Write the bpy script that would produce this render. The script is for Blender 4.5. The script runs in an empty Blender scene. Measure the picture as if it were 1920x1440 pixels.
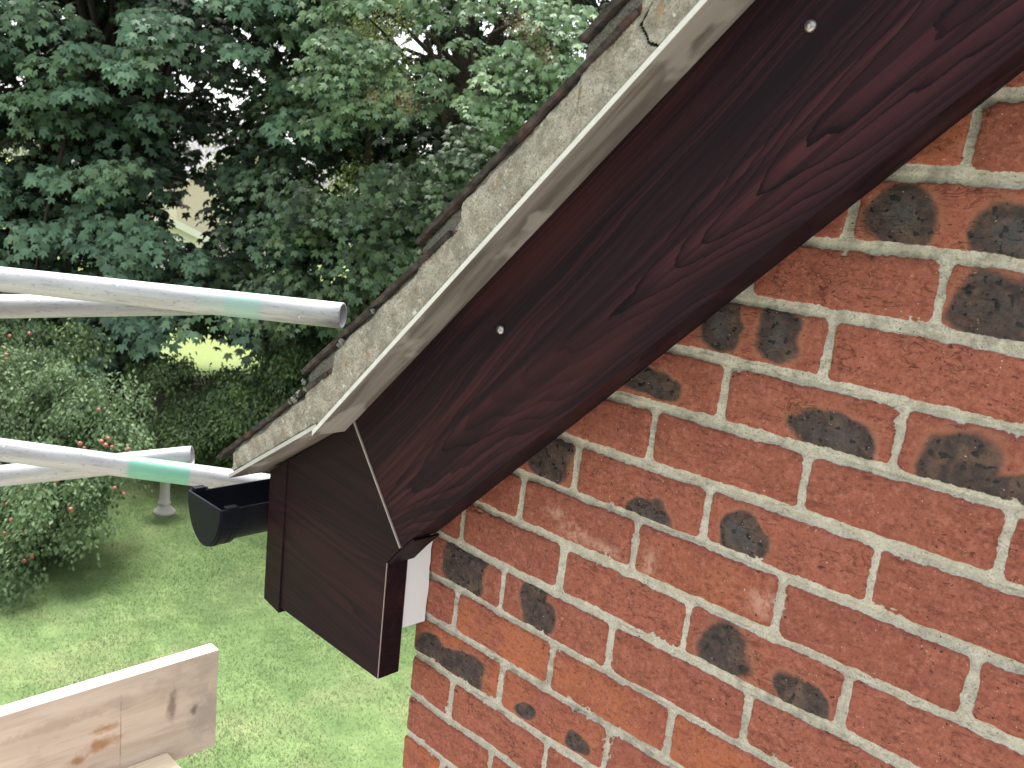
import bpy, math, random
import numpy as np
from mathutils import Vector, Matrix

# ------------------------------------------------------------------ camera, sky, sun, exposure
SC = bpy.context.scene
COL = SC.collection
CAM_R = np.array([[0.70814, 0.69843, 0.10362], [0.21556, -0.07411, -0.97367], [-0.67236, 0.71184, -0.20303]])
CAM_C = np.array([1.12796, -1.00383, 0.58541])
CAM_F = 1679.0
cd = bpy.data.cameras.new('camera'); cam = bpy.data.objects.new('camera', cd); COL.objects.link(cam)
M = Matrix.Identity(4)
for i in range(3):
    M[i][0], M[i][1], M[i][2], M[i][3] = CAM_R[0][i], -CAM_R[1][i], -CAM_R[2][i], CAM_C[i]
cam.matrix_world = M
cd.sensor_width = 36.0; cd.lens = CAM_F / 1920 * 36; cd.clip_start = 0.02; cd.clip_end = 2000
cd.dof.use_dof = True; cd.dof.focus_distance = 1.5; cd.dof.aperture_fstop = 13
SC.camera = cam

SUN_EL, SUN_AZ = math.radians(64), math.radians(-60)     # azimuth measured from +y towards +x
W = bpy.data.worlds.new('World'); SC.world = W; W.use_nodes = True
wn, wl = W.node_tree.nodes, W.node_tree.links
bg = wn['Background']
sky = wn.new('ShaderNodeTexSky'); sky.sky_type = 'NISHITA'; sky.sun_disc = False
sky.sun_elevation = SUN_EL; sky.sun_rotation = SUN_AZ; sky.air_density = 1.0; sky.dust_density = 3.0; sky.ozone_density = 1.0
hs = wn.new('ShaderNodeHueSaturation'); hs.inputs['Saturation'].default_value = 0.22; hs.inputs['Value'].default_value = 1.0
wl.new(sky.outputs[0], hs.inputs['Color']); wl.new(hs.outputs[0], bg.inputs['Color'])
bg.inputs['Strength'].default_value = 0.15
sl = bpy.data.lights.new('sun', 'SUN'); sl.energy = 3.0; sl.angle = math.radians(22); sl.color = (1.0, 0.975, 0.94)
sun = bpy.data.objects.new('sun', sl); COL.objects.link(sun)
sd = Vector((math.sin(SUN_AZ) * math.cos(SUN_EL), math.cos(SUN_AZ) * math.cos(SUN_EL), math.sin(SUN_EL)))
sun.rotation_euler = sd.to_track_quat('Z', 'Y').to_euler()
SC.view_settings.view_transform = 'Standard'; SC.view_settings.look = 'None'
SC.view_settings.exposure = 1.58; SC.view_settings.gamma = 1.0
SC.render.engine = 'CYCLES'
SC.cycles.max_bounces = 8; SC.cycles.transparent_max_bounces = 4

rng = np.random.default_rng(7)
random.seed(7)
R44 = math.radians(44.0)
GROUND = -4.9


def at(u, v, depth):
    """a point seen at photo pixel (u, v), `depth` metres along the view axis"""
    return CAM_R.T @ np.array([(u - 960) / CAM_F, (v - 720) / CAM_F, 1.0]) * depth + CAM_C


def pix(P):
    c = (np.asarray(P) - CAM_C) @ CAM_R.T
    return np.stack([960 + CAM_F * c[..., 0] / c[..., 2], 720 + CAM_F * c[..., 1] / c[..., 2]], -1)


# ------------------------------------------------------------------ helpers
def link(o, parent=None):
    COL.objects.link(o)
    if parent is not None:
        o.parent = parent
    return o


def mesh_np(name, V, F, mat, parent=None, smooth=False, attrs=None):
    """V (n,3), F (m,k) all faces with k corners"""
    V = np.asarray(V, np.float32); F = np.asarray(F, np.int32)
    me = bpy.data.meshes.new(name)
    me.vertices.add(len(V)); me.vertices.foreach_set('co', V.ravel())
    k = F.shape[1]
    me.loops.add(F.size); me.loops.foreach_set('vertex_index', F.ravel())
    me.polygons.add(len(F)); me.polygons.foreach_set('loop_start', np.arange(0, F.size, k, dtype=np.int32))
    me.polygons.foreach_set('loop_total', np.full(len(F), k, np.int32))
    if smooth:
        me.polygons.foreach_set('use_smooth', np.ones(len(F), bool))
    for an, A in (attrs or {}).items():
        a = me.attributes.new(an, 'FLOAT_COLOR', 'POINT'); a.data.foreach_set('color', np.asarray(A, np.float32).ravel())
    me.update(calc_edges=True)
    mats = mat if isinstance(mat, (list, tuple)) else [mat]
    for m in mats:
        me.materials.append(m)
    return link(bpy.data.objects.new(name, me), parent)


def mesh_py(name, V, F, mat, parent=None, smooth=False, bevel=0.0, seg=2):
    me = bpy.data.meshes.new(name); me.from_pydata([tuple(map(float, v)) for v in V], [], F); me.update()
    import bmesh
    bm = bmesh.new(); bm.from_mesh(me); bmesh.ops.recalc_face_normals(bm, faces=bm.faces)
    if bevel > 0:
        bmesh.ops.bevel(bm, geom=list(bm.edges), offset=bevel, segments=seg, affect='EDGES', profile=0.6, clamp_overlap=True)
    if smooth:
        for f in bm.faces: f.smooth = True
    bm.to_mesh(me); bm.free()
    me.materials.append(mat)
    return link(bpy.data.objects.new(name, me), parent)


def prism(name, poly, y0, y1, mat, parent=None, bevel=0.0, seg=2, off=0):
    """polygon in xz pushed from y0 to y1"""
    n = len(poly)
    V = [(x, y0, z) for x, z in poly] + [(x, y1, z) for x, z in poly]
    F = [list(range(n)), list(range(2 * n - 1, n - 1, -1))] + [[i, i + n, (i + 1) % n + n, (i + 1) % n] for i in range(n)]
    return mesh_py(name, V, F, mat, parent, False, bevel, seg)


def box(name, lo, hi, mat, parent=None, bevel=0.0):
    return prism(name, [(lo[0], lo[2]), (hi[0], lo[2]), (hi[0], hi[2]), (lo[0], hi[2])], lo[1], hi[1], mat, parent, bevel)


def tube_mesh(path, radii, k=10):
    P = [np.array(p, float) for p in path]; V = []; F = []
    for i, p in enumerate(P):
        t = P[min(i + 1, len(P) - 1)] - P[max(i - 1, 0)]; t /= np.linalg.norm(t)
        a = np.cross(t, [0.3, 0.2, 0.9] if abs(t[2]) < 0.9 else [1, 0, 0]); a /= np.linalg.norm(a); b = np.cross(t, a)
        for j in range(k):
            w = 2 * math.pi * j / k
            V.append(p + radii[i] * (math.cos(w) * a + math.sin(w) * b))
    for i in range(len(P) - 1):
        for j in range(k):
            F.append([i * k + j, i * k + (j + 1) % k, (i + 1) * k + (j + 1) % k, (i + 1) * k + j])
    return V, F


def lathe(name, prof, loc, mat, parent=None, k=32, smooth=True):
    V = [(r * math.cos(2 * math.pi * j / k), r * math.sin(2 * math.pi * j / k), z) for r, z in prof for j in range(k)]
    F = [[i * k + j, i * k + (j + 1) % k, (i + 1) * k + (j + 1) % k, (i + 1) * k + j] for i in range(len(prof) - 1) for j in range(k)]
    F.append(list(range(k))[::-1]); F.append([(len(prof) - 1) * k + j for j in range(k)])
    o = mesh_py(name, V, F, mat, parent, smooth); o.location = loc
    return o


def empty(name, loc, label, cat, group=None):
    o = bpy.data.objects.new(name, None); o.location = loc; o.empty_display_size = 0.1
    link(o); tag(o, label, cat, group)
    return o


def tag(o, label=None, cat=None, group=None, kind=None):
    if label: o['label'] = label
    if cat: o['category'] = cat
    if group: o['group'] = group
    if kind: o['kind'] = kind


def keep(o, parent):
    """parent without moving"""
    o.parent = parent; o.matrix_parent_inverse = Matrix.Translation(parent.location).inverted()


# numpy value noise -------------------------------------------------
def vnoise(x, y, seed=0):
    xi = np.floor(x).astype(np.int64); yi = np.floor(y).astype(np.int64); fx = x - xi; fy = y - yi
    fx = fx * fx * (3 - 2 * fx); fy = fy * fy * (3 - 2 * fy)

    def h(a, b):
        n = (a * 374761393 + b * 668265263 + seed * 974634777) & 0xffffffff
        n = ((n ^ (n >> 13)) * 1274126177) & 0xffffffff
        n = (n ^ (n >> 16)) & 0xffffffff
        return n / 4294967295.0 * 2 - 1
    return (h(xi, yi) * (1 - fx) + h(xi + 1, yi) * fx) * (1 - fy) + (h(xi, yi + 1) * (1 - fx) + h(xi + 1, yi + 1) * fx) * fy


def fbm(x, y, seed=0, oct=3):
    s = 0; a = 1.0; t = 0
    for o in range(oct):
        s = s + a * vnoise(x * 2 ** o, y * 2 ** o, seed + o * 17); t += a; a *= 0.5
    return s / t


def sstep(a, b, x):
    t = np.clip((x - a) / (b - a), 0, 1); return t * t * (3 - 2 * t)


# ------------------------------------------------------------------ materials
class NT:
    def __init__(s, name):
        s.m = bpy.data.materials.new(name); s.m.use_nodes = True
        s.n = s.m.node_tree.nodes; s.l = s.m.node_tree.links
        s.b = s.n['Principled BSDF']; s.co = s.n.new('ShaderNodeTexCoord').outputs['Object']

    def put(s, sock, v):
        if v is None: return
        if hasattr(v, 'links'): s.l.new(v, sock)
        elif isinstance(v, (tuple, list)) and len(v) == 3 and sock.type == 'RGBA': sock.default_value = (*v, 1)
        else: sock.default_value = v

    def map(s, scale=(1, 1, 1), rot=(0, 0, 0), loc=(0, 0, 0), vec=None):
        n = s.n.new('ShaderNodeMapping'); s.put(n.inputs[0], vec if vec is not None else s.co)
        n.inputs['Location'].default_value = loc; n.inputs['Rotation'].default_value = rot; n.inputs['Scale'].default_value = scale
        return n.outputs[0]

    def noise(s, vec=None, scale=5, detail=4, rough=0.55, dist=0.0, col=False):
        n = s.n.new('ShaderNodeTexNoise'); s.put(n.inputs['Vector'], vec if vec is not None else s.co)
        n.inputs['Scale'].default_value = scale; n.inputs['Detail'].default_value = detail
        n.inputs['Roughness'].default_value = rough; n.inputs['Distortion'].default_value = dist
        return n.outputs['Color' if col else 'Fac']

    def voro(s, vec=None, scale=5, feature='F1', rnd=1.0):
        n = s.n.new('ShaderNodeTexVoronoi'); n.feature = feature; s.put(n.inputs['Vector'], vec if vec is not None else s.co)
        n.inputs['Scale'].default_value = scale; n.inputs['Randomness'].default_value = rnd
        return n.outputs['Distance']

    def math(s, op, a, b=None, c=None, clamp=False):
        n = s.n.new('ShaderNodeMath'); n.operation = op; n.use_clamp = clamp
        for i, v in enumerate((a, b, c)): s.put(n.inputs[i], v)
        return n.outputs[0]

    def ss(s, x, a, b):
        n = s.n.new('ShaderNodeMapRange'); n.interpolation_type = 'SMOOTHSTEP'; s.put(n.inputs[0], x)
        n.inputs[1].default_value = a; n.inputs[2].default_value = b
        return n.outputs[0]

    def mix(s, f, a, b, mode='MIX'):
        n = s.n.new('ShaderNodeMix'); n.data_type = 'RGBA'; n.blend_type = mode; n.clamp_factor = True
        s.put(n.inputs[0], f); s.put(n.inputs[6], a); s.put(n.inputs[7], b)
        return n.outputs[2]

    def attr(s, name):
        n = s.n.new('ShaderNodeAttribute'); n.attribute_name = name
        q = s.n.new('ShaderNodeSeparateColor'); s.l.new(n.outputs['Color'], q.inputs[0])
        return q.outputs[0], q.outputs[1], q.outputs[2], n.outputs['Alpha']

    def xyz(s, vec=None):
        q = s.n.new('ShaderNodeSeparateXYZ'); s.put(q.inputs[0], vec if vec is not None else s.co)
        return q.outputs[0], q.outputs[1], q.outputs[2]

    def bump(s, h, strength=0.3, dist=0.002):
        n = s.n.new('ShaderNodeBump'); n.inputs['Strength'].default_value = strength; n.inputs['Distance'].default_value = dist
        s.put(n.inputs['Height'], h); s.l.new(n.outputs[0], s.b.inputs['Normal'])

    def out(s, col=None, rough=0.6, spec=0.5, metal=0.0, coat=0.0):
        s.put(s.b.inputs['Base Color'], col); s.put(s.b.inputs['Roughness'], rough)
        s.put(s.b.inputs['Specular IOR Level'], spec); s.put(s.b.inputs['Metallic'], metal); s.b.inputs['Coat Weight'].default_value = coat
        return s.m


def mat_brick():
    t = NT('handmade_brick')
    mk, rnd, burn, bloom = t.attr('wall_a'); sten, org, grime, pale = t.attr('wall_b')
    big = t.noise(scale=14, detail=4); mid = t.noise(scale=60, detail=5, rough=0.65); fine = t.noise(scale=420, detail=3, rough=0.7)
    red = t.mix(rnd, (0.230, 0.068, 0.048), (0.310, 0.098, 0.066))
    red = t.mix(t.ss(big, 0.35, 0.7), red, (0.285, 0.094, 0.064))
    red = t.mix(t.math('MULTIPLY', org, t.ss(big, 0.3, 0.6)), red, (0.40, 0.125, 0.055))
    red = t.mix(t.math('MULTIPLY', t.ss(mid, 0.47, 0.68), 0.7), red, (0.385, 0.140, 0.100))
    red = t.mix(t.math('MULTIPLY', t.ss(fine, 0.48, 0.72), 0.55), red, (0.130, 0.038, 0.028))
    red = t.mix(t.math('MULTIPLY', t.ss(t.noise(t.map((30, 30, 80), loc=(4, 0, 2)), scale=1.0, detail=5, rough=0.7), 0.50, 0.68), 0.55), red, (0.150, 0.042, 0.030))
    grit = t.noise(t.map(loc=(6, 2, 3)), scale=170, detail=3, rough=0.65)
    red = t.mix(t.math('MULTIPLY', t.ss(grit, 0.54, 0.66), 0.55), red, (0.120, 0.034, 0.026))
    red = t.mix(t.math('MULTIPLY', t.ss(grit, 0.46, 0.34), 0.35), red, (0.430, 0.175, 0.125))
    gouge = t.ss(t.noise(t.map((60, 60, 130), loc=(1, 8, 5)), scale=1.0, detail=3, rough=0.6, dist=0.6), 0.665, 0.70)
    red = t.mix(t.math('MULTIPLY', gouge, 0.75), red, (0.060, 0.020, 0.016))
    # creased drag marks
    cr = t.noise(t.map((16, 16, 46)), scale=1.0, detail=5, rough=0.62, dist=0.9)
    crk = t.math('SUBTRACT', 1.0, t.ss(t.math('ABSOLUTE', t.math('SUBTRACT', cr, 0.5)), 0.0, 0.011))
    crk = t.math('MULTIPLY', crk, t.math('MULTIPLY', t.ss(t.noise(scale=18, detail=2), 0.42, 0.60), t.math('MULTIPLY_ADD', sten, 0.8, 0.2)))
    red = t.mix(t.math('MULTIPLY', crk, 0.5), red, (0.095, 0.027, 0.021))
    # lime bloom
    bl = t.math('MULTIPLY', bloom, t.ss(t.noise(scale=70, detail=5, rough=0.7), 0.40, 0.58))
    red = t.mix(t.math('MULTIPLY', bl, 0.75), red, (0.50, 0.30, 0.24))
    # burnt hearts
    bn = t.math('ADD', burn, t.math('MULTIPLY', t.math('SUBTRACT', t.noise(scale=30, detail=6, rough=0.62), 0.5), 0.70))
    halo = t.math('MULTIPLY', t.ss(bn, 0.18, 0.38), 0.45)
    red = t.mix(halo, red, (0.30, 0.135, 0.085))
    dark = t.mix(t.ss(mid, 0.30, 0.75), (0.036, 0.027, 0.028), (0.085, 0.060, 0.057))
    dark = t.mix(t.ss(t.noise(scale=26, detail=3), 0.52, 0.72), dark, (0.125, 0.080, 0.060))
    dark = t.mix(t.math('MULTIPLY', t.ss(bn, 0.78, 1.0), t.math('MULTIPLY', t.ss(rnd, 0.5, 0.8), 0.55)), dark, (0.080, 0.084, 0.094))
    dark = t.mix(t.math('MULTIPLY', t.ss(fine, 0.5, 0.72), 0.6), dark, (0.022, 0.018, 0.018))
    red = t.mix(t.math('MULTIPLY', t.ss(bn, 0.36, 0.60), t.math('MULTIPLY_ADD', t.ss(t.noise(t.map(loc=(5, 5, 5)), scale=120, detail=5, rough=0.7), 0.32, 0.5), 0.25, 0.75)), red, dark)
    glob = t.math('MULTIPLY', t.ss(t.noise(t.map(loc=(2, 2, 9)), scale=95, detail=2), 0.60, 0.64), t.ss(bn, 0.46, 0.58))
    red = t.mix(glob, red, (0.012, 0.012, 0.015))
    pit = t.ss(t.noise(scale=250, detail=1), 0.735, 0.765)
    red = t.mix(pit, red, (0.035, 0.018, 0.016))
    fleck = t.ss(t.noise(t.map((1, 1, 1), loc=(3, 5, 1)), scale=330, detail=1), 0.755, 0.79)
    red = t.mix(fleck, red, (0.55, 0.42, 0.35))
    mort = t.mix(t.ss(mid, 0.3, 0.7), (0.410, 0.378, 0.325), (0.560, 0.525, 0.465))
    mort = t.mix(t.math('MULTIPLY', t.ss(fine, 0.47, 0.66), 0.7), mort, (0.24, 0.225, 0.19))
    mort = t.mix(t.ss(t.noise(t.map(loc=(7, 1, 4)), scale=300, detail=1), 0.72, 0.77), mort, (0.05, 0.05, 0.045))
    mort = t.mix(t.math('MULTIPLY', t.math('MULTIPLY', grime, 0.5), t.ss(t.noise(scale=42, detail=5), 0.45, 0.65)), mort, (0.13, 0.122, 0.105))
    e = t.math('ADD', mk, t.math('MULTIPLY', t.math('SUBTRACT', t.noise(scale=260, detail=3, rough=0.7), 0.5), 0.3))
    isb = t.ss(e, 0.42, 0.58)
    col = t.mix(isb, mort, red)
    h = t.math('ADD', t.math('MULTIPLY', mid, 0.5), t.math('MULTIPLY', fine, 0.35))
    h = t.math('SUBTRACT', h, t.math('MULTIPLY', crk, 0.7)); h = t.math('SUBTRACT', h, t.math('MULTIPLY', gouge, 0.7)); h = t.math('SUBTRACT', h, t.math('MULTIPLY', grit, 0.7)); h = t.math('SUBTRACT', h, t.math('MULTIPLY', pit, 0.6))
    h = t.math('ADD', h, t.math('MULTIPLY', glob, 0.6))
    t.bump(h, 0.8, 0.0028)
    rough = t.mix(glob, (0.88, 0.88, 0.88), (0.25, 0.25, 0.25))
    return t.out(col, rough, 0.3)


def mat_brick_plain():
    t = NT('brickwork_beyond')
    n = t.n.new('ShaderNodeTexBrick'); t.put(n.inputs['Vector'], t.map((1, 1, 1), rot=(math.radians(90), 0, 0)))
    n.inputs['Scale'].default_value = 1; n.inputs['Brick Width'].default_value = 0.225; n.inputs['Row Height'].default_value = 0.0818
    n.inputs['Mortar Size'].default_value = 0.006; n.inputs['Color1'].default_value = (0.21, 0.06, 0.04, 1)
    n.inputs['Color2'].default_value = (0.29, 0.085, 0.05, 1); n.inputs['Mortar'].default_value = (0.40, 0.38, 0.31, 1)
    t.bump(n.outputs['Fac'], -0.6, 0.004)
    return t.out(n.outputs['Color'], 0.9, 0.3)


def mat_wood(name, ang=0.0, dull=0.0, v0=0.03, curve=950.0, along=11.0):
    """printed rosewood foil: plain-sawn arches around an axis, fine pores along the grain"""
    t = NT(name)
    vr = t.map(rot=(0, ang, 0))
    def st(a, b, loc=(0, 0, 0)): return t.map((a, b, b), loc=loc, vec=vr)
    u, _, v = t.xyz(vr)
    wav = t.math('MULTIPLY', t.math('SUBTRACT', t.noise(st(1.6, 2.0, (1, 0, 4)), scale=1.0, detail=1), 0.5), 0.11)
    dv = t.math('SUBTRACT', t.math('ADD', v, wav), v0)
    f = t.math('MULTIPLY', t.math('MULTIPLY', dv, dv), curve)
    f = t.math('SUBTRACT', f, t.math('MULTIPLY', u, along))
    f = t.math('ADD', f, t.math('MULTIPLY', t.noise(st(2.2, 13.0, (0.3, 0, 2.2)), scale=1.0, detail=2, rough=0.5), 6.5))
    f = t.math('ADD', f, t.math('MULTIPLY', t.noise(st(24, 75), scale=1.0, detail=3), 0.5))
    fr = t.math('FRACT', f); rid = t.math('FLOOR', f)
    wn_ = t.n.new('ShaderNodeTexWhiteNoise'); wn_.noise_dimensions = '1D'; t.l.new(rid, wn_.inputs['W']); rnd = wn_.outputs['Value']
    streak = t.noise(st(5, 380), scale=1.0, detail=4, rough=0.7)
    streak2 = t.noise(st(1.8, 95), scale=1.0, detail=3, rough=0.6)
    heart = t.math('SUBTRACT', 1.0, t.ss(t.math('ABSOLUTE', dv), 0.012, 0.075))
    redness = t.math('ADD', t.math('MULTIPLY', heart, 0.5), t.math('MULTIPLY', rnd, 0.55))
    base = t.mix(redness, (0.0120, 0.0066, 0.0105), (0.0580, 0.0180, 0.0230))
    base = t.mix(t.math('MULTIPLY', t.ss(fr, 0.10, 0.95), 0.62), base, (0.0125, 0.0060, 0.0095))
    base = t.mix(t.math('MULTIPLY', t.ss(streak2, 0.44, 0.62), 0.68), base, (0.0092, 0.0056, 0.0090))
    line = t.math('MULTIPLY', t.ss(fr, 0.84, 0.97), t.ss(rnd, 0.05, 0.4))
    base = t.mix(t.math('MULTIPLY', line, 0.85), base, (0.0040, 0.0028, 0.0048))
    base = t.mix(t.math('MULTIPLY', t.ss(streak, 0.50, 0.72), 0.7), base, (0.0055, 0.0038, 0.0060))
    base = t.mix(t.math('MULTIPLY', t.ss(t.noise(st(1.6, 14, (4, 0, 1)), scale=1.0, detail=2), 0.52, 0.70), 0.30), base, (0.072, 0.0220, 0.0230))
    if dull: base = t.mix(dull, base, (0.0150, 0.0088, 0.0108))
    t.bump(t.math('ADD', streak, t.math('MULTIPLY', fr, 0.1)), 0.08, 0.0005)
    return t.out(base, 0.5, 0.07)


def mat_plain(name, c, rough=0.5, spec=0.5, metal=0.0, var=0.12, scale=40, bump=0.08):
    t = NT(name)
    n = t.noise(scale=scale, detail=5, rough=0.65)
    col = t.mix(n, tuple(x * (1 - var) for x in c), tuple(min(1, x * (1 + var)) for x in c))
    t.bump(n, bump, 0.001)
    return t.out(col, rough, spec, metal)


def mat_mortar_verge():
    t = NT('verge_mortar')
    a, crack, moss_shade, rust = t.attr('verge')
    mid = t.noise(scale=38, detail=6, rough=0.7); fine = t.noise(scale=330, detail=4, rough=0.75)
    c = t.mix(t.ss(mid, 0.32, 0.68), (0.290, 0.262, 0.222), (0.510, 0.476, 0.415))
    c = t.mix(t.ss(t.noise(t.map(loc=(2, 2, 2)), scale=95, detail=4, rough=0.7), 0.56, 0.72), c, (0.66, 0.62, 0.54))
    c = t.mix(t.math('MULTIPLY', t.ss(fine, 0.47, 0.66), 0.75), c, (0.135, 0.112, 0.082))
    lich = t.ss(t.noise(t.map(loc=(9, 0, 3)), scale=60, detail=3), 0.66, 0.72)
    c = t.mix(t.math('MULTIPLY', t.ss(t.noise(t.map(loc=(6, 3, 8)), scale=17, detail=5, rough=0.7), 0.52, 0.66), 0.5), c, (0.17, 0.155, 0.135))
    c = t.mix(lich, c, (0.66, 0.66, 0.62))
    c = t.mix(t.math('MULTIPLY', t.ss(t.noise(t.map(loc=(1, 7, 3)), scale=45, detail=2), 0.69, 0.74), 0.6), c, (0.36, 0.19, 0.09))
    mo = t.ss(t.math('ADD', moss_shade, t.math('MULTIPLY', t.math('SUBTRACT', mid, 0.5), 1.5)), 0.35, 0.75)
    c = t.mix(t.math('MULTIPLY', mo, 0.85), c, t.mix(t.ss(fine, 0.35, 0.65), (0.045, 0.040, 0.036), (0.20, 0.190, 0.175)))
    c = t.mix(t.ss(t.math('ADD', rust, t.math('MULTIPLY', t.math('SUBTRACT', fine, 0.5), 1.0)), 0.45, 0.7), c, (0.105, 0.050, 0.036))
    c = t.mix(t.ss(crack, 0.3, 0.7), c, (0.015, 0.013, 0.012))
    t.bump(t.math('ADD', mid, t.math('MULTIPLY', fine, 0.8)), 0.9, 0.004)
    return t.out(c, 0.95, 0.2)


def mat_tile():
    t = NT('weathered_concrete_tile')
    mid = t.noise(scale=45, detail=6, rough=0.7); fine = t.noise(scale=260, detail=4, rough=0.75)
    c = t.mix(t.ss(mid, 0.35, 0.7), (0.026, 0.021, 0.020), (0.090, 0.074, 0.068))
    c = t.mix(t.math('MULTIPLY', t.ss(t.noise(t.map(loc=(3, 1, 1)), scale=22, detail=4), 0.58, 0.72), 0.7), c, (0.13, 0.060, 0.042))
    c = t.mix(t.ss(fine, 0.62, 0.75), c, (0.22, 0.21, 0.19))
    t.bump(t.math('ADD', mid, fine), 0.8, 0.003)
    return t.out(c, 0.9, 0.25)


def mat_undercloak():
    t = NT('fibre_cement_board')
    st = t.noise(t.map((3, 28, 3), rot=(0, 0, 0)), scale=1.0, detail=5, rough=0.6, dist=0.5)
    c = t.mix(t.ss(st, 0.35, 0.65), (0.118, 0.102, 0.095), (0.245, 0.222, 0.210))
    c = t.mix(t.math('MULTIPLY', t.ss(t.noise(t.map((2.5, 20, 2.5), loc=(5, 2, 1)), scale=1.0, detail=5, rough=0.65, dist=1.2), 0.48, 0.62), 0.75), c, (0.115, 0.092, 0.075))
    c = t.mix(t.math('MULTIPLY', t.ss(t.noise(t.map(loc=(3, 3, 3)), scale=9, detail=3), 0.54, 0.62), 0.55), c, (0.40, 0.375, 0.36))
    x, y, z = t.xyz()
    edge = t.math('SUBTRACT', 1.0, t.ss(y, -0.1676, -0.1662))
    c = t.mix(edge, c, t.mix(t.noise(scale=60, detail=5), (0.50, 0.49, 0.47), (0.74, 0.73, 0.71)))
    t.bump(t.noise(scale=200, detail=4), 0.15, 0.001)
    return t.out(c, 0.8, 0.3)


def mat_tube(name, bands):
    t = NT(name)
    x, y, z = t.xyz()
    n = t.noise(t.map((50, 50, 6)), scale=1.0, detail=5, rough=0.65); f = t.noise(t.map((60, 60, 22)), scale=3.0, detail=4, rough=0.7)
    c = t.mix(t.ss(n, 0.3, 0.7), (0.33, 0.33, 0.34), (0.47, 0.47, 0.48))
    c = t.mix(t.math('MULTIPLY', t.ss(f, 0.56, 0.66), 0.6), c, (0.17, 0.165, 0.16))
    c = t.mix(t.math('MULTIPLY', t.ss(t.noise(t.map((70, 70, 3)), scale=1.0, detail=6, rough=0.75), 0.56, 0.66), 0.5), c, (0.22, 0.21, 0.20))
    c = t.mix(t.ss(t.noise(t.map(loc=(4, 4, 4)), scale=45, detail=3), 0.70, 0.74), c, (0.62, 0.62, 0.60))
    for a, b, colr, amt in bands:
        w = t.math('ADD', z, t.math('MULTIPLY', t.math('SUBTRACT', f, 0.5), 0.02))
        k = t.math('MULTIPLY', t.ss(w, a - 0.006, a + 0.006), t.math('SUBTRACT', 1.0, t.ss(w, b - 0.006, b + 0.006)))
        k = t.math('MULTIPLY', k, t.math('MULTIPLY', t.ss(n, 0.15, 0.5), amt))
        c = t.mix(k, c, colr)
    t.bump(n, 0.1, 0.001)
    return t.out(c, t.mix(n, (0.42,) * 3, (0.58,) * 3), 0.5, 0.3)


def mat_plank(name, stains, gain=1.0):
    t = NT(name)
    v = t.map((40, 2.2, 26))
    g = t.noise(v, scale=1.0, detail=5, rough=0.6, dist=0.6); f = t.noise(t.map((300, 12, 220)), scale=1.0, detail=4)
    c = t.mix(t.ss(g, 0.3, 0.7), (0.58 * gain, 0.475 * gain, 0.405 * gain ** .3), (0.70 * gain, 0.60 * gain, 0.525 * gain ** .3))
    c = t.mix(t.math('MULTIPLY', t.ss(f, 0.5, 0.75), 0.35), c, (0.40, 0.31, 0.26))
    c = t.mix(t.math('MULTIPLY', t.ss(t.noise(t.map((1, 9, 14)), scale=1, detail=4), 0.55, 0.7), 0.4), c, (0.36, 0.30, 0.28))
    x, y, z = t.xyz()
    jag = t.math('MULTIPLY', t.math('SUBTRACT', t.noise(scale=42, detail=5, rough=0.7), 0.5), 2.6)
    for sy, sz, ry, rz, colr in stains:
        a = t.math('DIVIDE', t.math('SUBTRACT', y, sy), ry); b = t.math('DIVIDE', t.math('SUBTRACT', z, sz), rz)
        r = t.math('SQRT', t.math('ADD', t.math('MULTIPLY', a, a), t.math('MULTIPLY', b, b)))
        k = t.math('SUBTRACT', 1.0, t.ss(t.math('ADD', r, jag), 0.2, 1.5))
        c = t.mix(t.math('MULTIPLY', k, 0.75), c, colr)
    t.bump(t.math('ADD', g, f), 0.25, 0.0015)
    return t.out(c, 0.85, 0.25)


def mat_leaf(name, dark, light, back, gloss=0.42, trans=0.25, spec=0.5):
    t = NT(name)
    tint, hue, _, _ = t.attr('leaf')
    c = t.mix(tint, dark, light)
    c = t.mix(t.math('MULTIPLY', hue, 0.8), c, back)
    t.out(c, gloss, spec)
    tr = t.n.new('ShaderNodeBsdfTranslucent'); t.put(tr.inputs[0], t.mix(0.5, c, back))
    mx = t.n.new('ShaderNodeMixShader'); mx.inputs[0].default_value = trans
    t.l.new(t.b.outputs[0], mx.inputs[1]); t.l.new(tr.outputs[0], mx.inputs[2])
    t.l.new(mx.outputs[0], t.n['Material Output'].inputs[0])
    return t.m


def mat_lawn():
    t = NT('mown_lawn')
    x, y, z = t.xyz()
    a = t.noise(scale=0.55, detail=4, rough=0.6); b = t.noise(scale=3.2, detail=5, rough=0.65); f = t.noise(scale=30, detail=4, rough=0.7)
    c = t.mix(t.ss(b, 0.3, 0.7), (0.100, 0.154, 0.057), (0.160, 0.226, 0.090))
    stripe = t.noise(t.map((0.35, 1.9, 1), rot=(0, 0, math.radians(-28))), scale=1.0, detail=4, rough=0.6)
    c = t.mix(t.math('MULTIPLY', t.ss(stripe, 0.42, 0.64), 0.55), c, (0.080, 0.132, 0.050))
    c = t.mix(t.math('MULTIPLY', t.ss(a, 0.50, 0.68), 0.55), c, (0.235, 0.235, 0.125))
    c = t.mix(t.math('MULTIPLY', t.ss(f, 0.45, 0.7), 0.45), c, (0.095, 0.140, 0.055))
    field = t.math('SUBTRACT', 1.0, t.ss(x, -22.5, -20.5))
    c = t.mix(field, c, t.mix(b, (0.165, 0.205, 0.072), (0.215, 0.260, 0.10)))  # sunlit look of the far field painted in as paler, yellower grass
    t.bump(t.math('ADD', b, f), 0.5, 0.03)
    return t.out(c, 0.95, 0.1)


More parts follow.
